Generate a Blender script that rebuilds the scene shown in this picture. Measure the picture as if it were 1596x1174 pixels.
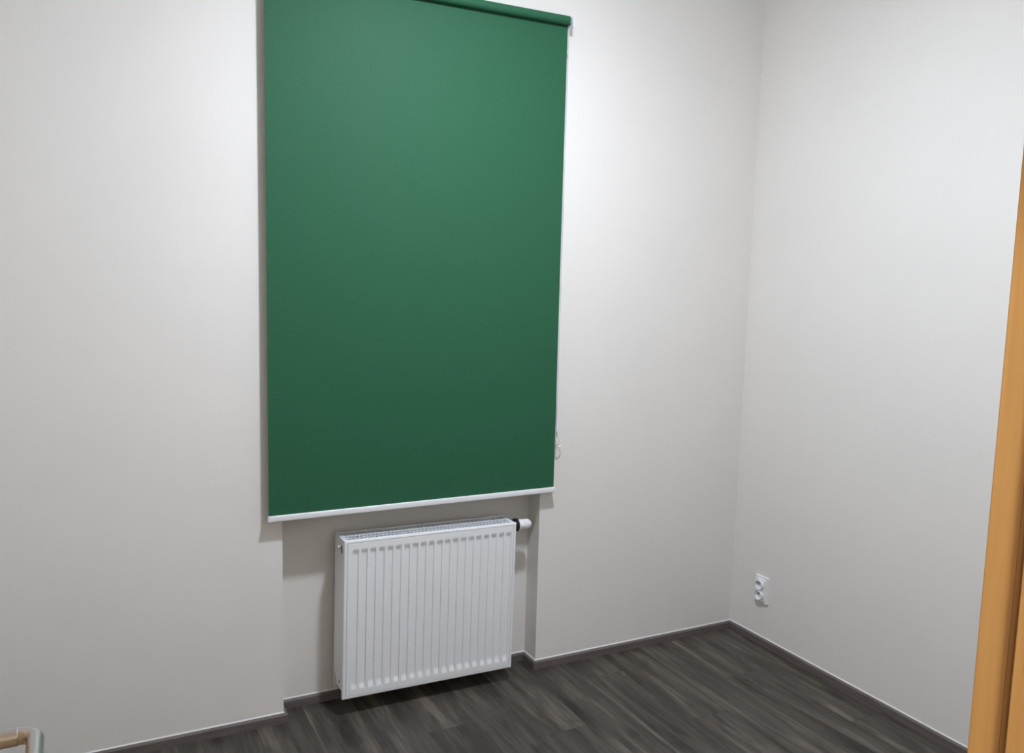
import bpy, bmesh, math, random
from mathutils import Vector, Matrix

for o in list(bpy.data.objects):
    bpy.data.objects.remove(o, do_unlink=True)
scene = bpy.context.scene
C = scene.collection
rnd = random.Random(7)

# ------------------------------------------------------------------ camera
# origin: the far right corner of the room at floor level; x runs along the
# window wall (room at x < 0), y out through that wall (room at y < 0)
CAM = Vector((-2.7159, -2.9604, 1.6214))
YAW, PITCH, ROLL = math.radians(27.2505), math.radians(-6.7165), math.radians(1.437)
fwd = Vector((math.sin(YAW) * math.cos(PITCH), math.cos(YAW) * math.cos(PITCH), math.sin(PITCH)))
rgt = fwd.cross(Vector((0, 0, 1))).normalized()
up = rgt.cross(fwd)
r2 = math.cos(ROLL) * rgt + math.sin(ROLL) * up
u2 = -math.sin(ROLL) * rgt + math.cos(ROLL) * up
cam_data = bpy.data.cameras.new('camera')
cam_data.sensor_fit = 'HORIZONTAL'
cam_data.sensor_width = 36.0
cam_data.lens = 1330.7 / 1596 * 36.0
cam_data.clip_start = 0.02
cam = bpy.data.objects.new('camera', cam_data)
C.objects.link(cam)
cam.matrix_world = Matrix(((r2.x, u2.x, -fwd.x, CAM.x), (r2.y, u2.y, -fwd.y, CAM.y),
                           (r2.z, u2.z, -fwd.z, CAM.z), (0, 0, 0, 1)))
scene.camera = cam

# ------------------------------------------------------------------ world, exposure
world = bpy.data.worlds.new('world')
scene.world = world
world.use_nodes = True
world.node_tree.nodes['Background'].inputs[0].default_value = (0.05, 0.05, 0.055, 1)
world.node_tree.nodes['Background'].inputs[1].default_value = 0.3
scene.view_settings.view_transform = 'Standard'
scene.view_settings.look = 'None'
scene.view_settings.gamma = 1.0
scene.view_settings.use_curve_mapping = False
scene.view_settings.exposure = 0.0
ROOM_LAMP = 495.0            # emission strength of the opal lamp in the room
ROOM_LAMP_COL = (0.92, 0.985, 1.12)
HALL_LAMP = 195.0             # emission strength of the opal lamp in the corridor
HALL_LAMP_COL = (1.0, 0.95, 0.88)

# ------------------------------------------------------------------ materials
def mat(name, col, rough=0.5, metal=0.0, spec=0.5):
    m = bpy.data.materials.new(name)
    m.use_nodes = True
    b = m.node_tree.nodes['Principled BSDF']
    b.inputs['Base Color'].default_value = (*col, 1)
    b.inputs['Roughness'].default_value = rough
    b.inputs['Metallic'].default_value = metal
    b.inputs['Specular IOR Level'].default_value = spec
    return m

def node(m, t, **kw):
    n = m.node_tree.nodes.new(t)
    for k, v in kw.items():
        setattr(n, k, v)
    return n

def lk(m, a, b):
    m.node_tree.links.new(a, b)

def noise(m, scale, stretch=(1, 1, 1), detail=4, rough=0.55, coord='Object', rand=False):
    tc = node(m, 'ShaderNodeTexCoord')
    mp = node(m, 'ShaderNodeMapping')
    mp.inputs['Scale'].default_value = stretch
    lk(m, tc.outputs[coord], mp.inputs['Vector'])
    src = mp.outputs['Vector']
    n = node(m, 'ShaderNodeTexNoise')
    if rand:
        n.noise_dimensions = '4D'
        oi = node(m, 'ShaderNodeObjectInfo')
        mul = node(m, 'ShaderNodeMath', operation='MULTIPLY')
        mul.inputs[1].default_value = 57.0
        lk(m, oi.outputs['Random'], mul.inputs[0])
        lk(m, mul.outputs[0], n.inputs['W'])
    n.inputs['Scale'].default_value = scale
    n.inputs['Detail'].default_value = detail
    n.inputs['Roughness'].default_value = rough
    lk(m, src, n.inputs['Vector'])
    return n

def bump(m, n, strength, dist=0.001):
    b = node(m, 'ShaderNodeBump')
    b.inputs['Strength'].default_value = strength
    b.inputs['Distance'].default_value = dist
    lk(m, n.outputs['Fac'], b.inputs['Height'])
    lk(m, b.outputs['Normal'], m.node_tree.nodes['Principled BSDF'].inputs['Normal'])

def ramp(m, n, stops):
    r = node(m, 'ShaderNodeValToRGB')
    e = r.color_ramp.elements
    while len(e) > 1:
        e.remove(e[-1])
    e[0].position, e[0].color = stops[0][0], (*stops[0][1], 1)
    for p, c in stops[1:]:
        x = e.new(p)
        x.color = (*c, 1)
    lk(m, n.outputs['Fac'], r.inputs['Fac'])
    return r

def paint(name, col, var=0.015):
    m = mat(name, col, 0.85, spec=0.25)
    n = noise(m, 2.2, detail=3)
    r = ramp(m, n, [(0.3, tuple(c * (1 - var) for c in col)), (0.7, tuple(c * (1 + var) for c in col))])
    lk(m, r.outputs['Color'], m.node_tree.nodes['Principled BSDF'].inputs['Base Color'])
    bump(m, noise(m, 420, detail=2), 0.12, 0.0006)
    return m

M = {}
M['wall'] = paint('white wall paint', (0.80, 0.774, 0.730))
M['ceiling'] = paint('white ceiling paint', (0.84, 0.83, 0.81))
M['slab'] = mat('dark screed', (0.02, 0.018, 0.017), 0.9)
M['caulk'] = mat('white sealant', (0.86, 0.85, 0.83), 0.6)

m = M['plank'] = mat('grey brown oak vinyl', (0.07, 0.064, 0.058), 0.5, spec=0.4)
a = noise(m, 1.0, (20, 2.0, 1), detail=5, rough=0.62, rand=True)
a.inputs['Distortion'].default_value = 0.5
ra = ramp(m, a, [(0.30, (0.028, 0.024, 0.021)), (0.43, (0.052, 0.045, 0.037)), (0.55, (0.086, 0.074, 0.061)), (0.68, (0.158, 0.136, 0.113))])
bn = noise(m, 1.0, (90, 3.0, 1), detail=4, rough=0.6, rand=True)         # fine grain
rb = ramp(m, bn, [(0.3, (0.72, 0.72, 0.72)), (0.7, (1.22, 1.2, 1.2))])
kn = noise(m, 1.0, (12, 5.0, 1), detail=2, rand=True)                     # dark knots
rk = ramp(m, kn, [(0.27, (0.45, 0.43, 0.42)), (0.42, (0.95, 0.95, 0.95)), (0.62, (1.0, 1.0, 1.0)), (0.75, (1.3, 1.27, 1.24))])
mx = node(m, 'ShaderNodeMix', data_type='RGBA', blend_type='MULTIPLY')
mx.inputs[0].default_value = 1.0
lk(m, ra.outputs['Color'], mx.inputs[6]); lk(m, rb.outputs['Color'], mx.inputs[7])
mk = node(m, 'ShaderNodeMix', data_type='RGBA', blend_type='MULTIPLY')
mk.inputs[0].default_value = 1.0
lk(m, mx.outputs[2], mk.inputs[6]); lk(m, rk.outputs['Color'], mk.inputs[7])
hv = node(m, 'ShaderNodeHueSaturation')
oi = node(m, 'ShaderNodeObjectInfo')
mr = node(m, 'ShaderNodeMapRange')
mr.inputs[3].default_value = 0.95; mr.inputs[4].default_value = 1.06
lk(m, oi.outputs['Random'], mr.inputs[0]); lk(m, mr.outputs[0], hv.inputs['Value'])
lk(m, mk.outputs[2], hv.inputs['Color'])
lk(m, hv.outputs['Color'], m.node_tree.nodes['Principled BSDF'].inputs['Base Color'])
bump(m, bn, 0.25, 0.0005)

m = M['skirting'] = mat('grey brown skirting foil', (0.085, 0.072, 0.068), 0.45)
n = noise(m, 1.0, (6, 6, 90), detail=3)
r = ramp(m, n, [(0.3, (0.118, 0.098, 0.091)), (0.7, (0.165, 0.140, 0.131))])
lk(m, r.outputs['Color'], m.node_tree.nodes['Principled BSDF'].inputs['Base Color'])

m = M['fabric'] = mat('green blind fabric', (0.0245, 0.112, 0.056), 0.58, spec=0.18)
n = noise(m, 1.0, (900, 900, 120), detail=2)
r = ramp(m, n, [(0.35, (0.023, 0.105, 0.0525)), (0.65, (0.026, 0.119, 0.0595))])
lk(m, r.outputs['Color'], m.node_tree.nodes['Principled BSDF'].inputs['Base Color'])
bump(m, n, 0.2, 0.0004)
M['white_metal'] = mat('white lacquered steel', (0.87, 0.88, 0.89), 0.32)
M['grille'] = mat('white lacquered grille', (0.80, 0.83, 0.87), 0.35)
M['galv'] = mat('grey convector sheet', (0.30, 0.31, 0.32), 0.5, 0.3)
M['white_plastic'] = mat('white plastic', (0.84, 0.85, 0.86), 0.3)
M['chain'] = mat('white bead chain', (0.90, 0.92, 0.91), 0.35)
M['grey_plastic'] = mat('grey plastic', (0.42, 0.43, 0.45), 0.4)
M['cream'] = mat('cream plastic plug', (0.78, 0.70, 0.55), 0.4)
M['black'] = mat('black plastic', (0.006, 0.006, 0.006), 0.5)
M['hole'] = mat('dark socket hole', (0.01, 0.01, 0.01), 0.8)
M['brass'] = mat('metal contact', (0.6, 0.6, 0.62), 0.3, 1.0)

m = M['beech'] = mat('orange beech veneer', (0.58, 0.335, 0.12), 0.42)
n = noise(m, 1.0, (70, 70, 3.5), detail=4)
r = ramp(m, n, [(0.3, (0.53, 0.295, 0.10)), (0.7, (0.62, 0.365, 0.138))])
lk(m, r.outputs['Color'], m.node_tree.nodes['Principled BSDF'].inputs['Base Color'])
M['seal'] = mat('brown rubber seal', (0.22, 0.10, 0.025), 0.6)
m = M['steel'] = mat('brushed stainless steel', (0.56, 0.555, 0.545), 0.33, 1.0)
bump(m, noise(m, 1.0, (40, 600, 600), detail=2), 0.05, 0.0003)

def glow(name, col, s):
    m = bpy.data.materials.new(name)
    m.use_nodes = True
    b = m.node_tree.nodes['Principled BSDF']
    b.inputs['Base Color'].default_value = (0.9, 0.9, 0.9, 1)
    b.inputs['Emission Color'].default_value = (*col, 1)
    b.inputs['Emission Strength'].default_value = s
    return m

M['lamp_room'] = glow('lit opal glass cool', ROOM_LAMP_COL, ROOM_LAMP)
M['lamp_hall'] = glow('lit opal glass warm', HALL_LAMP_COL, HALL_LAMP)

# ------------------------------------------------------------------ mesh helpers
class MB:
    def __init__(s):
        s.bm = bmesh.new()

    def add(s, verts, faces, smooth=False):
        vs = [s.bm.verts.new(v) for v in verts]
        for f in faces:
            try:
                fc = s.bm.faces.new([vs[i] for i in f])
                fc.smooth = smooth
            except ValueError:
                pass
        return vs

    def box(s, x0, x1, y0, y1, z0, z1, bev=0.0, seg=2):
        vs = s.add([(x0, y0, z0), (x1, y0, z0), (x1, y1, z0), (x0, y1, z0),
                    (x0, y0, z1), (x1, y0, z1), (x1, y1, z1), (x0, y1, z1)],
                   [(3, 2, 1, 0), (4, 5, 6, 7), (0, 1, 5, 4), (1, 2, 6, 5), (2, 3, 7, 6), (3, 0, 4, 7)])
        if bev:
            es = list({e for v in vs for e in v.link_edges})
            bmesh.ops.bevel(s.bm, geom=es, offset=bev, segments=seg, profile=0.5, affect='EDGES')
        return s

    def bar(s, a, b, w, h):
        """thin bar from a to b, width w across, height h along z"""
        a, b = Vector(a), Vector(b)
        d = (b - a).normalized()
        n = Vector((-d.y, d.x, 0)).normalized() * w / 2
        z = Vector((0, 0, h / 2))
        v = [a - n - z, b - n - z, b + n - z, a + n - z, a - n + z, b - n + z, b + n + z, a + n + z]
        s.add(v, [(3, 2, 1, 0), (4, 5, 6, 7), (0, 1, 5, 4), (1, 2, 6, 5), (2, 3, 7, 6), (3, 0, 4, 7)])
        return s

    def lathe(s, prof, origin, axis='z', n=32, ribs=0, rib=0.0, smooth=True):
        """prof: (t along axis, radius); closed with caps where the radius is > 0"""
        o = Vector(origin)
        A = {'x': (Vector((1, 0, 0)), Vector((0, 1, 0)), Vector((0, 0, 1))),
             'y': (Vector((0, 1, 0)), Vector((0, 0, 1)), Vector((1, 0, 0))),
             'z': (Vector((0, 0, 1)), Vector((1, 0, 0)), Vector((0, 1, 0)))}[axis]
        vs, fs = [], []
        for t, r in prof:
            for i in range(n):
                a = 2 * math.pi * i / n
                rr = r - (rib if ribs and (i // 2) % 2 else 0)
                vs.append(o + A[0] * t + A[1] * rr * math.cos(a) + A[2] * rr * math.sin(a))
        for k in range(len(prof) - 1):
            for i in range(n):
                j = (i + 1) % n
                fs.append((k * n + i, k * n + j, (k + 1) * n + j, (k + 1) * n + i))
        fs.append(tuple(range(n))[::-1])
        L = (len(prof) - 1) * n
        fs.append(tuple(L + i for i in range(n)))
        s.add(vs, fs, smooth)
        return s

    def tube(s, pts, r, n=20, caps=True):
        pts = [Vector(p) for p in pts]
        vs, fs = [], []
        ref = None
        for k, p in enumerate(pts):
            d = (pts[min(k + 1, len(pts) - 1)] - pts[max(k - 1, 0)]).normalized()
            if ref is None:
                ref = d.orthogonal().normalized()
            ref = (ref - d * ref.dot(d)).normalized()
            b = d.cross(ref)
            for i in range(n):
                a = 2 * math.pi * i / n
                vs.append(p + (ref * math.cos(a) + b * math.sin(a)) * r)
        for k in range(len(pts) - 1):
            for i in range(n):
                j = (i + 1) % n
                fs.append((k * n + i, k * n + j, (k + 1) * n + j, (k + 1) * n + i))
        if caps:
            fs.append(tuple(range(n))[::-1])
            fs.append(tuple((len(pts) - 1) * n + i for i in range(n)))
        s.add(vs, fs, True)
        return s

    def prism(s, poly, x0, x1, axis='x'):
        """poly of (u, v) extruded along axis; x: (y,z); z: (x,y)"""
        n = len(poly)
        f = {'x': lambda t, u, v: (t, u, v), 'y': lambda t, u, v: (u, t, v), 'z': lambda t, u, v: (u, v, t)}[axis]
        vs = [f(x0, u, v) for u, v in poly] + [f(x1, u, v) for u, v in poly]
        fs = [tuple(range(n))[::-1], tuple(range(n, 2 * n))]
        fs += [(i, (i + 1) % n, n + (i + 1) % n, n + i) for i in range(n)]
        s.add(vs, fs)
        return s

    def build(s, name, material, parent=None, bev=0.0, sharp=None):
        bmesh.ops.recalc_face_normals(s.bm, faces=s.bm.faces[:])
        me = bpy.data.meshes.new(name)
        s.bm.to_mesh(me)
        s.bm.free()
        me.materials.append(M[material])
        if sharp:
            me.set_sharp_from_angle(angle=math.radians(sharp))
        o = bpy.data.objects.new(name, me)
        C.objects.link(o)
        o.parent = parent
        if bev:
            b = o.modifiers.new('bevel', 'BEVEL')
            b.width = bev
            b.segments = 2
            b.limit_method = 'ANGLE'
        return o

def empty(name, loc=(0, 0, 0)):
    o = bpy.data.objects.new(name, None)
    o.empty_display_size = 0.1
    o.location = loc
    C.objects.link(o)
    return o

def tag(o, label, cat=None, kind=None, group=None):
    o['label'] = label
    if cat:
        o['category'] = cat
    if kind:
        o['kind'] = kind
    if group:
        o['group'] = group
    return o

# ------------------------------------------------------------------ dimensions
XL = -3.30                    # left wall of the room
YF = -2.50                    # room side of the wall with the door
YH = -2.65                    # corridor side of that wall
ZC = 2.95                     # ceiling
NXL, NXR, ND = -2.0851, -1.0492, 0.0961     # recess under the window
DX0, DX1 = -2.795, -1.995     # clear door opening
RB = 0.012                    # rebate of the door frame
HBB, TBB = 0.0335, 0.014      # skirting board
HX0, HX1, HY = -3.75, -1.15, -4.45          # corridor

# ------------------------------------------------------------------ setting
w = MB()
w.box(XL - 0.2, NXL, 0, 0.35, -0.05, ZC)
w.box(NXR, 0.2, 0, 0.35, -0.05, ZC)
w.box(NXL, NXR, ND, 0.35, -0.05, 2.52)
w.box(NXL, NXR, 0, 0.35, 2.52, ZC)
bmesh.ops.remove_doubles(w.bm, verts=w.bm.verts[:], dist=1e-5)
tag(w.build('wall_back', 'wall'), 'white painted wall behind the green blind with a shallow recess for the radiator', 'wall', 'structure')
tag(MB().box(0, 0.2, YH, 0, -0.05, ZC).build('wall_right', 'wall'), 'white painted wall with the double power socket near the corner', 'wall', 'structure')
tag(MB().box(XL - 0.2, XL, YH, 0, -0.05, ZC).build('wall_left', 'wall'), 'white painted side wall on the left of the room', 'wall', 'structure')
w = MB()
w.box(XL, DX0 - 0.03, YH, YF, -0.05, ZC)
w.box(DX1 + 0.03, 0, YH, YF, -0.05, ZC)
w.box(DX0 - 0.03, DX1 + 0.03, YH, YF, 2.03, ZC)
tag(w.build('wall_front', 'wall'), 'white painted wall that holds the orange wooden door frame', 'wall', 'structure')
tag(MB().box(XL - 0.2, 0.2, YH, 0.35, ZC, ZC + 0.1).build('ceiling', 'ceiling'), 'white painted room ceiling with the round lamp', 'ceiling', 'structure')
w = MB()
w.box(HX0 - 0.1, HX0, HY, YH, -0.05, ZC)
w.box(HX1, HX1 + 0.1, HY, YH, -0.05, ZC)
w.box(HX0 - 0.1, HX1 + 0.1, HY - 0.1, HY, -0.05, ZC)
w.box(HX0, XL - 0.2, YH, YH + 0.1, -0.05, ZC)
tag(w.build('wall_corridor', 'wall'), 'white painted corridor walls outside the doorway', 'wall', 'structure')
tag(MB().box(HX0 - 0.1, HX1 + 0.1, HY - 0.1, YH, ZC, ZC + 0.1).build('ceiling', 'ceiling'), 'white corridor ceiling outside the doorway', 'ceiling', 'structure')

# floor: slab with one object for each vinyl plank
fl = MB()
fl.box(XL - 0.2, 0.2, YH, 0.35, -0.05, -0.004)
fl.box(HX0 - 0.1, HX1 + 0.1, HY - 0.1, YH, -0.05, -0.004)
floor = tag(fl.build('floor', 'slab'), 'dark grey brown wood-look plank floor', 'floor', 'structure')
PW, PL, GAP = 0.182, 1.22, 0.0004
def plank(x0, x1, y0, y1):
    if y1 - y0 < 0.02 or x1 - x0 < 0.01:
        return
    cx, cy = (x0 + x1) / 2, (y0 + y1) / 2
    hx, hy, b = (x1 - x0 - GAP) / 2, (y1 - y0 - GAP) / 2, 0.0008
    v = [(-hx, -hy, -0.004), (hx, -hy, -0.004), (hx, hy, -0.004), (-hx, hy, -0.004),
         (-hx, -hy, -b * .6), (hx, -hy, -b * .6), (hx, hy, -b * .6), (-hx, hy, -b * .6),
         (-hx + b, -hy + b, 0), (hx - b, -hy + b, 0), (hx - b, hy - b, 0), (-hx + b, hy - b, 0)]
    mb = MB()
    mb.add(v, [(3, 2, 1, 0)] + [(i, (i + 1) % 4, 4 + (i + 1) % 4, 4 + i) for i in range(4)] +
           [(4 + i, 4 + (i + 1) % 4, 8 + (i + 1) % 4, 8 + i) for i in range(4)] + [(8, 9, 10, 11)])
    o = mb.build('plank', 'plank', floor)
    o.location = (cx, cy, 0)
x = 0.0
row = 0
offs = [0.35, 0.82, 0.10, 0.61, 1.05, 0.27, 0.74, 0.48, 0.93]
while x > XL + 1e-6:
    x0 = max(x - PW, XL)
    segs = [(x0, x)]
    for bx in (NXL, NXR):                       # cut planks at the recess edges
        segs = [t for a, b in segs for t in ([(a, bx), (bx, b)] if a < bx < b else [(a, b)])]
    for a, b in segs:
        ytop = ND if (a >= NXL - 1e-6 and b <= NXR + 1e-6) else 0.0
        y = offs[row % 9]
        while y > YF:
            plank(a, b, max(y - PL, YF), min(y, ytop))
            y -= PL
    x = x0
    row += 1
tag(MB().box(DX0 - 0.02, DX1 + 0.02, YH, YF, -0.004, 0.003, 0.001).build('trim_2', 'beech'), 'low wooden threshold strip in the doorway', 'threshold', 'structure')
x = HX1
while x > HX0 + 1e-6:
    x0 = max(x - PW, HX0)
    y = YH + offs[(row * 2) % 9]
    while y > HY:
        plank(x0, x, max(y - PL, HY), min(y, YH))
        y -= PL
    x = x0
    row += 1

# skirting boards: parent > strip > sealant line
def strip(par, p0, p1, nrm, e0=0.0, e1=0.0):
    """skirting from p0 to p1 on a wall whose room-side normal is nrm; e0/e1 lengthen the face side at outer corners"""
    p0, p1, nrm = Vector((*p0, 0)), Vector((*p1, 0)), Vector((*nrm, 0))
    d = (p1 - p0).normalized()
    def sect(p, e):
        prof = [(0, 0), (TBB, 0), (TBB, HBB - 0.005), (TBB - 0.0025, HBB - 0.0012), (TBB - 0.006, HBB), (0, HBB)]
        return [p + nrm * u + d * (e * u / TBB) + Vector((0, 0, v)) for u, v in prof]
    A, B = sect(p0, -e0), sect(p1, e1)
    n = 6
    mb = MB()
    mb.add([v for v in A + B], [tuple(range(n))[::-1], tuple(range(n, 2 * n))] +
           [(i, (i + 1) % n, n + (i + 1) % n, n + i) for i in range(n)])
    o = mb.build('skirting_strip', 'skirting', par)
    q = MB()
    c = 0.0028
    def cs(p, e):
        return [p + Vector((0, 0, HBB)), p + nrm * c + d * (e * c / TBB) + Vector((0, 0, HBB)),
                p + nrm * 0.0008 + d * (e * 0.0008 / TBB) + Vector((0, 0, HBB + 0.004)), p + Vector((0, 0, HBB + 0.004))]
    a, b = cs(p0, -e0), cs(p1, e1)
    q.add(a + b, [(3, 2, 1, 0), (4, 5, 6, 7)] + [(i, (i + 1) % 4, 4 + (i + 1) % 4, 4 + i) for i in range(4)])
    tag(q.build('sealant_line', 'caulk', o), 'thin white sealant line')
    return o

bb = tag(empty('baseboard_back', (NXR, 0, 0)), 'grey brown skirting along the window wall and its recess', 'baseboard', 'structure')
def strips(par, lst):
    inv = Vector(par.location)
    for p0, p1, n, e0, e1 in lst:
        o = strip(par, (p0[0] - inv.x, p0[1] - inv.y), (p1[0] - inv.x, p1[1] - inv.y), n, e0, e1)
T = TBB
strips(bb, [((XL, 0), (NXL, 0), (0, -1), -T, T), ((NXL, ND), (NXL, 0), (1, 0), -T, T),
            ((NXL, ND), (NXR, ND), (0, -1), -T, -T), ((NXR, 0), (NXR, ND), (-1, 0), T, -T),
            ((NXR, 0), (0, 0), (0, -1), T, -T)])
bb = tag(empty('baseboard_right', (0, -1.25, 0)), 'grey brown skirting along the wall with the socket', 'baseboard', 'structure')
strips(bb, [((0, 0), (0, YF), (-1, 0), -T, -T)])
bb = tag(empty('baseboard_left', (XL, -1.25, 0)), 'grey brown skirting along the left side wall', 'baseboard', 'structure')
strips(bb, [((XL, YF), (XL, 0), (1, 0), -T, -T)])
bb = tag(empty('baseboard_front', (-1.0, YF, 0)), 'grey brown skirting beside the door frame', 'baseboard', 'structure')
strips(bb, [((DX1 + 0.075, YF), (0, YF), (0, 1), 0, -T), ((XL, YF), (DX0 - 0.075, YF), (0, 1), -T, 0)])

# ------------------------------------------------------------------ door frame
fr = tag(empty('trim_1', (DX1, YF, 0)), 'orange beech door frame at the right edge of the view', 'door frame', 'structure')
fr.location = (0, 0, 0)
YS = -2.530                   # step of the rebate
ZD = 1.97
def jamb(xa, sg):
    # plan profile: lining, rebate, room and corridor casings (sg: +1 right jamb, -1 left jamb)
    o = [(0, YH - 0.012), (0, YS), (RB, YS), (RB, YF + 0.012), (0.072, YF + 0.012), (0.072, YF + 0.0005),
         (0.029, YF + 0.0005), (0.029, YH - 0.0005), (0.065, YH - 0.0005), (0.065, YH - 0.012)]
    return [(xa + sg * u, v) for u, v in o]
MB().prism(jamb(DX1, 1), 0.0, ZD, 'z').build('jamb', 'beech', fr, 0.0015)
MB().prism(jamb(DX0, -1), 0.0, ZD, 'z').build('jamb', 'beech', fr, 0.0015)
hd = [(YH - 0.012, ZD), (YS, ZD), (YS, ZD + RB), (YF + 0.012, ZD + RB), (YF + 0.012, ZD + 0.072), (YF + 0.0005, ZD + 0.072),
      (YF + 0.0005, ZD + 0.029), (YH - 0.0005, ZD + 0.029), (YH - 0.0005, ZD + 0.065), (YH - 0.012, ZD + 0.065)]
MB().prism(hd, DX0 - 0.072, DX1 + 0.072, 'x').build('head_jamb', 'beech', fr, 0.0015)
tag(MB().box(DX1 + RB - 0.008, DX1 + RB, YS, YS + 0.009, 0.003, ZD, 0.002).build('seal', 'seal', fr), 'brown rubber seal')
tag(MB().box(DX0 - RB, DX0 - RB + 0.008, YS, YS + 0.009, 0.003, ZD, 0.002).build('seal', 'seal', fr), 'brown rubber seal')

# ------------------------------------------------------------------ door leaf, opened into the room
LX1 = -2.838                  # face of the leaf turned to the doorway
LX0 = LX1 - 0.040
LY0, LY1 = YF + 0.016, -1.700
HZ, HYc, HXa = 1.026, -1.772, -2.775        # lever: height, neck, axis of the grip
dr = tag(empty('door_1', (LX0, LY0, 0)), 'orange beech door opened into the room with a tubular steel lever', 'door', 'structure')
dr.location = (0, 0, 0)
MB().box(LX0, LX1, LY0, LY1, 0.008, 1.975, 0.002).build('leaf', 'beech', dr)
def lever(sx, xf, xa):
    # neck out of the leaf, round bend, grip back towards the hinges, returned end
    R = 0.021
    s = sx
    pts = [(xf - s * 0.012, HYc, HZ), (xf + s * 0.01, HYc, HZ)]
    for k in range(13):
        a = math.pi / 2 * k / 12
        pts.append((xa - s * R + s * R * math.sin(a), HYc - R + R * math.cos(a), HZ))
    ye = HYc - 0.115
    pts.append((xa, ye + R + 0.02, HZ))
    for k in range(13):
        a = math.pi / 2 * k / 12
        pts.append((xa - s * R + s * R * math.cos(a), ye + R - R * math.sin(a), HZ))
    pts.append((xf + s * 0.006, ye, HZ))
    h = tag(MB().tube(pts, 0.0105, 24).build('lever_handle', 'steel', dr), 'tubular stainless steel lever')
    MB().lathe([(0.0, 0.0116), (s * (abs(xa - xf) - R), 0.0116), (s * (abs(xa - xf) - R + 0.001), 0.0108)], (xf, HYc, HZ), 'x', 28).build('neck_sleeve', 'steel', h, sharp=30)
    MB().lathe([(0, 0.026), (0.006, 0.026), (0.008, 0.024)] if s > 0 else [(0, 0.026), (-0.006, 0.026), (-0.008, 0.024)],
               (xf, HYc, HZ), 'x', 36).build('rose', 'steel', h, sharp=30)
    MB().lathe([(0, 0.026), (s * 0.006, 0.026), (s * 0.008, 0.024)], (xf, HYc, HZ - 0.072), 'x', 36).build('key_rose', 'steel', h, sharp=30)
lever(1, LX1, HXa)
lever(-1, LX0, LX0 - (HXa - LX1))
for z in (0.25, 1.0, 1.72):
    MB().lathe([(-0.04, 0.007), (0.04, 0.007)], (LX1 + 0.008, LY0 - 0.001, z), 'z', 16).build('hinge', 'steel', dr, sharp=30)

# ------------------------------------------------------------------ ceiling lamps
def lamp(name, label, loc, gl, rad):
    t = tag(empty(name, loc), label, 'lamp')
    DZ = 0.13
    MB().lathe([(0, 0.055), (-0.02, 0.05), (-0.024, 0.018), (-DZ + 0.016, 0.018)], (0, 0, 0), 'z', 32).build('stem', 'white_metal', t, sharp=30)
    MB().lathe([(-DZ + 0.016, rad * 0.6), (-DZ + 0.008, rad * 1.04), (-DZ, rad * 1.04)], (0, 0, 0), 'z', 48).build('base', 'white_metal', t, sharp=30)
    prof = [(-DZ, rad)]
    for k in range(1, 9):
        a = math.pi / 2 * k / 8
        prof.append((-DZ - 0.34 * rad * math.sin(a), max(rad * math.cos(a) ** 0.6, 0.002)))
    tag(MB().lathe(prof, (0, 0, 0), 'z', 48).build('diffuser', gl, t), 'lit opal glass diffuser')
lamp('ceiling_lamp', 'round opal lamp on the room ceiling', (-1.53, -1.14, ZC), 'lamp_room', 0.09)
lamp('ceiling_lamp', 'round opal lamp on the corridor ceiling', (-2.50, -3.20, ZC), 'lamp_hall', 0.14)

# ------------------------------------------------------------------ roller blind
BX0, BX1, BZ0, BZ1, BY = -2.1388, -1.0086, 0.7765, 2.6035, -0.0370
RR = 0.0168                   # radius of the wound roll
ZR = BZ1 - RR - 0.002
bl = tag(empty('roller_blind', ((BX0 + BX1) / 2, BY, BZ0)), 'dark green roller blind lowered over the window above the radiator', 'blind')
def L(x, y, z):
    return (x - bl.location.x, y - bl.location.y, z - bl.location.z)
nx, nz = 24, 40
vs, fs = [], []
for side in (0, 1):
    for j in range(nz + 1):
        for i in range(nx + 1):
            u, v = i / nx, j / nz
            wv = 0.0012 * math.sin(u * 7 + 1.2) * math.sin(v * 3.1) ** 2
            vs.append(L(BX0 + (BX1 - BX0) * u, BY + wv + 0.0004 + (0.0008 if side else 0), BZ0 + (ZR - BZ0) * v))
N = (nx + 1) * (nz + 1)
for side in (0, 1):
    for j in range(nz):
        for i in range(nx):
            a = side * N + j * (nx + 1) + i
            f = (a, a + 1, a + nx + 2, a + nx + 1)
            fs.append(f if not side else f[::-1])
rim = [i for i in range(nx + 1)] + [j * (nx + 1) + nx for j in range(1, nz + 1)] + \
      [nz * (nx + 1) + i for i in range(nx - 1, -1, -1)] + [j * (nx + 1) for j in range(nz - 1, 0, -1)]
for k in range(len(rim)):
    a, b = rim[k], rim[(k + 1) % len(rim)]
    fs.append((b, a, a + N, b + N))
mb = MB(); mb.add(vs, fs, True)
mb.build('fabric', 'fabric', bl, sharp=40)
mb = MB().lathe([(0, RR), (BX1 - BX0 - 0.009, RR)], L(BX0 + 0.003, BY - RR + 0.001, ZR), 'x', 40)
tag(mb.build('roll', 'fabric', bl, sharp=40), 'green fabric wound on the tube')
for xa, xb in ((BX0 - 0.010, BX0 + 0.003), (BX1 - 0.006, BX1 + 0.004)):
    MB().lathe([(0, 0.012), (xb - xa, 0.012)], L(xa, BY - RR + 0.001, ZR), 'x', 24).build('tube_end', 'grey_plastic', bl, sharp=30)
for xa in (BX0 - 0.016, BX1 + 0.004):
    mb = MB()
    mb.box(*[c for p in zip(L(xa, BY - 0.034, ZR - 0.024), L(xa + 0.005, 0.0, ZR + 0.015)) for c in p], 0.0015)
    br = mb.build('bracket', 'white_plastic', bl)
    mb = MB()
    mb.box(*[c for p in zip(L(xa - 0.004, -0.004, ZR - 0.034), L(xa + 0.010, 0.0, ZR + 0.022)) for c in p], 0.001)
    mb.build('wall_plate', 'grey_plastic', br)
mb = MB()
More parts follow.
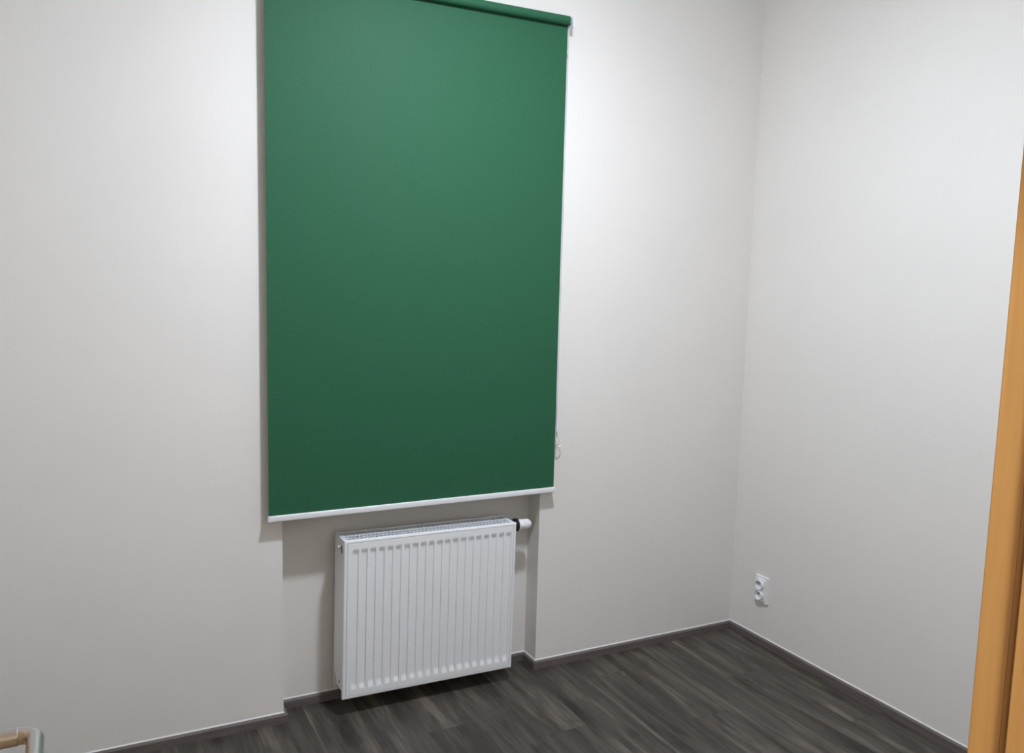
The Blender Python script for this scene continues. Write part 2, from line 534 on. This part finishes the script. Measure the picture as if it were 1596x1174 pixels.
mb.box(*[c for p in zip(L(BX0 - 0.001, BY - 0.007, BZ0 - 0.020), L(BX1 + 0.002, BY + 0.007, BZ0 + 0.001)) for c in p], 0.003, 3)
bar = tag(mb.build('bottom_bar', 'white_plastic', bl, sharp=40), 'white weighted bottom bar')
for xa, xb in ((BX0 - 0.0035, BX0 - 0.001), (BX1 + 0.002, BX1 + 0.0045)):
    mb = MB()
    mb.box(*[c for p in zip(L(xa, BY - 0.007, BZ0 - 0.020), L(xb, BY + 0.007, BZ0 + 0.001)) for c in p], 0.001)
    mb.build('end_cap', 'white_plastic', bar)
# bead chain: a long loop beside the right edge, its low end curling outwards
ZB = 0.955
path = []
xa = BX1 + 0.0065
zt = ZR - 0.014
n = 330
for k in range(n + 1):
    path.append((xa + 0.0005 * math.sin(k * 0.05), BY - 0.001, zt + (ZB - zt) * k / n))
for k in range(1, 15):
    a = math.pi * k / 15
    path.append((xa + 0.014 - 0.014 * math.cos(a), BY - 0.001 + 0.012 * k / 15, ZB - 0.014 * math.sin(a) - 0.003 * k / 15))
for k in range(9):
    path.append((xa + 0.028 - 0.0026 * k, BY + 0.011, ZB + 0.005 * k))
zb = path[-1][2]
xb = path[-1][0]
n2 = 322
for k in range(1, n2 + 1):
    path.append((xb + (xa + 0.001 - xb) * min(1, k / 40), BY + 0.011 + 0.002 * k / n2, zb + (zt - zb) * k / n2))
mb = MB()
ico = bmesh.new()
bmesh.ops.create_icosphere(ico, subdivisions=1, radius=0.0026)
iv = [v.co.copy() for v in ico.verts]
ifc = [[v.index for v in f.verts] for f in ico.faces]
ico.free()
for p in path:
    q = Vector(L(*p))
    mb.add([q + v for v in iv], ifc, True)
mb.tube([L(*p) for p in path], 0.0009, 5)
ch = tag(mb.build('bead_chain', 'chain', bl), 'white bead chain hanging at the right edge', kind='stuff')
tag(MB().lathe([(0, 0.003), (0.004, 0.0038), (0.016, 0.0038), (0.02, 0.003)], L(xa, BY - 0.001, 0.985), 'z', 12).build('chain_connector', 'grey_plastic', ch, sharp=40), 'grey chain connector')
tag(MB().lathe([(0, 0.003), (0.004, 0.0038), (0.012, 0.0038), (0.016, 0.003)], L(xa + 0.001, BY + 0.013, 2.455), 'z', 12).build('chain_connector', 'grey_plastic', ch, sharp=40), 'grey chain stop')

# ------------------------------------------------------------------ radiator
RX0, RX1, RZ0, RZ1, RYF, RYB = -1.8855, -1.1936, 0.0661, 0.6620, -0.0700, 0.0550
RW, RH, RD = RX1 - RX0, RZ1 - RZ0, RYB - RYF
ang = math.radians(0.72)
ra_ = tag(empty('radiator', ((RX0 + RX1) / 2 - math.sin(ang) * RH / 2, (RYF + RYB) / 2, (RZ0 + RZ1) / 2 - math.cos(ang) * RH / 2)),
          'white steel panel radiator in the wall recess under the blind', 'radiator')
ra_.rotation_euler = (0, ang, 0)
hw, hd_ = RW / 2, RD / 2
def panel():
    """pressed sheet: rolled rim, fine seam, twenty recessed flutes with sloping ends"""
    pitch = 0.0325
    nfl = 20
    xs = [-hw, -hw + 0.0012, -hw + 0.004, -hw + 0.0113, -hw + 0.0125, -hw + 0.0137]
    prof_x = {}
    start = -pitch * (nfl - 1) / 2 + 0.005
    fl_ = []
    for k in range(nfl):
        c = start + k * pitch
        fl_ += [(c - 0.0112, 0), (c - 0.0096, 1), (c, 1), (c + 0.0096, 1), (c + 0.0112, 0)]
        if k < nfl - 1:
            fl_.append((c + pitch / 2, 0))
    cols = [(x, None) for x in xs] + fl_ + [(-x, None) for x in reversed(xs)]
    zs = [0, 0.0012, 0.004, 0.008, 0.0095, 0.011, 0.028, 0.036, 0.045, 0.06, RH / 2,
          RH - 0.06, RH - 0.045, RH - 0.036, RH - 0.030, RH - 0.011, RH - 0.0095, RH - 0.008, RH - 0.004, RH - 0.0012, RH]
    vs, fs = [], []
    for j, z in enumerate(zs):
        dz = min(z, RH - z)
        for x, f in cols:
            dx = hw - abs(x)
            d = 0.0
            e = min(dx, dz)
            if e < 0.004:
                d = 0.004 - math.sqrt(max(0.004 ** 2 - (0.004 - e) ** 2, 0))
            seam = (abs(dx - 0.0125) < 1e-4 and dz > 0.0085) or (abs(dz - 0.0095) < 1e-4 and dx > 0.0115)
            if seam:
                d = 0.0045
            if f == 1 and 0.035 < z < RH - 0.035:
                lo = min((z - 0.036) / 0.009, 1)
                hi = min((RH - 0.036 - z) / 0.009, 1)
                d = 0.0062 * max(0.0, min(lo, hi))
            vs.append((x, -hd_ + d, z))
    nc = len(cols)
    for j in range(len(zs) - 1):
        for i in range(nc - 1):
            a = j * nc + i
            fs.append((a, a + 1, a + nc + 1, a + nc))
    # returned edges
    rimv = list(range(nc)) + [j * nc + nc - 1 for j in range(1, len(zs))] + \
        [(len(zs) - 1) * nc + i for i in range(nc - 2, -1, -1)] + [j * nc for j in range(len(zs) - 2, 0, -1)]
    base = len(vs)
    for k in rimv:
        x, y, z = vs[k]
        vs.append((x, -hd_ + 0.014, z))
    n = len(rimv)
    for k in range(n):
        fs.append((rimv[(k + 1) % n], rimv[k], base + k, base + (k + 1) % n))
    fs.append(tuple(base + k for k in range(n)))
    mb = MB(); mb.add(vs, fs, True)
    return mb
fp = tag(panel().build('front_panel', 'white_metal', ra_, sharp=35), 'pressed front panel with vertical flutes')
bp = bpy.data.objects.new('back_panel', fp.data)
C.objects.link(bp); bp.parent = ra_; bp.rotation_euler = (0, 0, math.pi)
# side covers, cut away at the lower rear corner
for sg in (-1, 1):
    x0 = sg * (hw - 0.0005)
    x1 = sg * (hw - 0.003)
    poly = [(-hd_ + 0.0135, 0.030), (-hd_ + 0.030, 0.028), (0.016, 0.030), (0.034, 0.060), (hd_ - 0.004, 0.066), (hd_ - 0.004, RH - 0.002), (-hd_ + 0.0135, RH - 0.002)]
    mb = MB().prism(poly, x0, x1, 'x')
    sp = mb.build('side_panel', 'white_metal', ra_, 0.0006)
    if sg < 0:
        mb = MB().lathe([(-0.0006, 0.0085), (0.002, 0.0085)], (0, 0, 0), 'x', 24)
        for v in mb.bm.verts:
            v.co = Vector((x0 - 0.0004 + v.co.x, v.co.y * 0.62 - 0.028, v.co.z * 1.9 + RH - 0.040))
        tag(mb.build('plug_opening', 'hole', sp), 'dark plug opening')
        tag(MB().lathe([(0.001, 0.0075), (-0.007, 0.0075), (-0.010, 0.005)], (x0, -0.010, RH - 0.036), 'x', 20).build('vent_plug', 'cream', sp, sharp=35), 'cream air vent plug')
        mb = MB().lathe([(-0.0006, 0.0045), (0.002, 0.0045)], (0, 0, 0), 'x', 16)
        for v in mb.bm.verts:
            v.co = Vector((x0 - 0.0004 + v.co.x, v.co.y * 0.8 - 0.016, v.co.z * 1.4 + 0.052))
        tag(mb.build('plug_opening', 'hole', sp), 'small dark opening')
# convector sheets between the panels
for sgn in (-1, 1):
    mb = MB()
    pts = []
    y0, y1 = (-hd_ + 0.016, -0.006) if sgn < 0 else (0.006, hd_ - 0.016)
    k, x = 0, -hw + 0.03
    vs, fs = [], []
    while x < hw - 0.03:
        y = (y0, y0, y1, y1)[k % 4]
        vs += [(x, y, 0.05), (x, y, RH - 0.03)]
        x += 0.004 if k % 2 else 0.009
        k += 1
    for i in range(k - 1):
        fs.append((2 * i, 2 * i + 2, 2 * i + 3, 2 * i + 1))
    mb.add(vs, fs)
    mb.build('convector_sheet', 'galv', ra_)
# top grille: frame, mid rail and lattice
g = MB()
zt = RH - 0.004
gy0, gy1 = -hd_ + 0.015, hd_ - 0.012
for y, wd in ((gy0 + 0.003, 0.006), ((gy0 + gy1) / 2 + 0.006, 0.005), (gy1 - 0.003, 0.006)):
    g.bar((-hw + 0.004, y, zt), (hw - 0.004, y, zt), wd, 0.003)
for x in (-hw + 0.010, hw - 0.010):
    g.bar((x, gy0, zt), (x, gy1, zt), 0.014, 0.003)
ymid = (gy0 + gy1) / 2 + 0.006
nl = 44
for ya, yb in ((gy0 + 0.005, ymid - 0.002), (ymid + 0.002, gy1 - 0.005)):
    g.bar((-hw + 0.016, (ya + yb) / 2, zt), (hw - 0.016, (ya + yb) / 2, zt), 0.0032, 0.002)
    st = (2 * hw - 0.034) / nl
    for k in range(nl):
        xa_ = -hw + 0.017 + k * st
        g.bar((xa_, ya, zt), (xa_ + st, yb, zt), 0.003, 0.002)
        g.bar((xa_ + st, ya, zt), (xa_, yb, zt), 0.003, 0.002)
tag(g.build('top_grille', 'grille', ra_), 'pierced top grille')
# thermostatic valve head
vx, vy, vz = hw + 0.024, 0.004, RH - 0.030
hdv = MB().lathe([(0.014, 0.0195), (0.019, 0.0208), (0.032, 0.0208), (0.034, 0.0192), (0.058, 0.0190), (0.066, 0.0178), (0.071, 0.0140), (0.073, 0.006)],
                 (vx, vy, vz), 'x', 48).build('thermostat_head', 'white_plastic', ra_, sharp=50)
tag(hdv, 'white thermostat head')
tag(MB().lathe([(-0.002, 0.022), (0.001, 0.0262), (0.012, 0.0262), (0.015, 0.023)], (vx, vy, vz), 'x', 40).build('collar', 'black', hdv, sharp=40), 'black collar')
MB().lathe([(-0.026, 0.010), (-0.001, 0.010)], (vx, vy, vz), 'x', 20).build('valve_neck', 'brass', hdv, sharp=40)
ribs = MB()
for k in range(20):
    a = 2 * math.pi * k / 20
    c, s_ = math.cos(a), math.sin(a)
    p = [Vector((vx + 0.036, vy + 0.0192 * c, vz + 0.0192 * s_)), Vector((vx + 0.063, vy + 0.0186 * c, vz + 0.0186 * s_))]
    ribs.tube(p, 0.0011, 6)
ribs.build('grip_ribs', 'white_plastic', hdv)
# wall brackets
for x in (-0.22, 0.22):
    mb = MB()
    yw = ND - ra_.location.y
    mb.box(x - 0.015, x + 0.015, hd_ - 0.002, yw, 0.50, 0.53)
    mb.box(x - 0.015, x + 0.015, yw - 0.004, yw, 0.10, 0.56)
    mb.box(x - 0.015, x + 0.015, hd_ - 0.002, yw, 0.12, 0.15)
    mb.build('wall_bracket', 'white_metal', ra_)

# ------------------------------------------------------------------ double power socket on the right wall
SY, SZ = -0.197, 0.252
so = tag(empty('power_socket', (0, SY, SZ - 0.061)), 'white double power socket low on the right wall near the corner', 'power socket')
def rrect(w_, h_, r_, n_=5):
    out = []
    for cx_, cy_, a0 in ((w_ / 2 - r_, h_ / 2 - r_, 0), (-w_ / 2 + r_, h_ / 2 - r_, 90), (-w_ / 2 + r_, -h_ / 2 + r_, 180), (w_ / 2 - r_, -h_ / 2 + r_, 270)):
        for k in range(n_ + 1):
            a = math.radians(a0 + 90 * k / n_)
            out.append((cx_ + r_ * math.cos(a), cy_ + r_ * math.sin(a)))
    return out
def slabx(poly, x0, x1, b=0.0015):
    mb = MB()
    n_ = len(poly)
    sc = lambda p, f: (p[0] * (1 - f / 0.04), p[1] * (1 - f / 0.06))
    rings = [[(x0, *p) for p in poly], [(x1 + b, *p) for p in poly], [(x1, *sc(p, b)) for p in poly]]
    vs = [(a, u, v + 0.061) for r_ in rings for a, u, v in r_]
    fs = [tuple(range(n_)), tuple(range(2 * n_, 3 * n_))]
    for k in range(2):
        fs += [(k * n_ + i, k * n_ + (i + 1) % n_, (k + 1) * n_ + (i + 1) % n_, (k + 1) * n_ + i) for i in range(n_)]
    mb.add(vs, fs)
    return mb
slabx(rrect(0.080, 0.122, 0.005), 0.0, -0.010).build('cover_plate', 'white_plastic', so)
hs = slabx(rrect(0.054, 0.102, 0.008), -0.009, -0.0155, 0.002).build('housing', 'white_plastic', so)
for dz in (0.0235, -0.0235):
    # raised ring with a sunken round well, two pin holes and an earth pin
    rg = MB()
    n_ = 32
    prof = [(-0.0150, 0.0226), (-0.0270, 0.0220), (-0.0280, 0.0208), (-0.0280, 0.0200), (-0.0158, 0.0192)]
    vs, fs = [], []
    for t, r_ in prof:
        for i in range(n_):
            a = 2 * math.pi * i / n_
            vs.append((t, r_ * math.cos(a), 0.061 + dz + r_ * math.sin(a)))
    for k in range(len(prof) - 1):
        for i in range(n_):
            j = (i + 1) % n_
            fs.append((k * n_ + i, k * n_ + j, (k + 1) * n_ + j, (k + 1) * n_ + i))
    fs.append(tuple((len(prof) - 1) * n_ + i for i in range(n_)))
    rg.add(vs, fs)
    well = rg.build('socket_well', 'white_plastic', so, sharp=30)
    for dy in (-0.0095, 0.0095):
        MB().lathe([(-0.0157, 0.0030), (-0.0162, 0.0030)], (0, dy, 0.061 + dz), 'x', 14).build('pin_hole', 'hole', well)
    MB().lathe([(-0.0158, 0.0024), (-0.025, 0.0024), (-0.0265, 0.0012)], (0, 0, 0.061 + dz + 0.010), 'x', 12).build('earth_pin', 'brass', well)
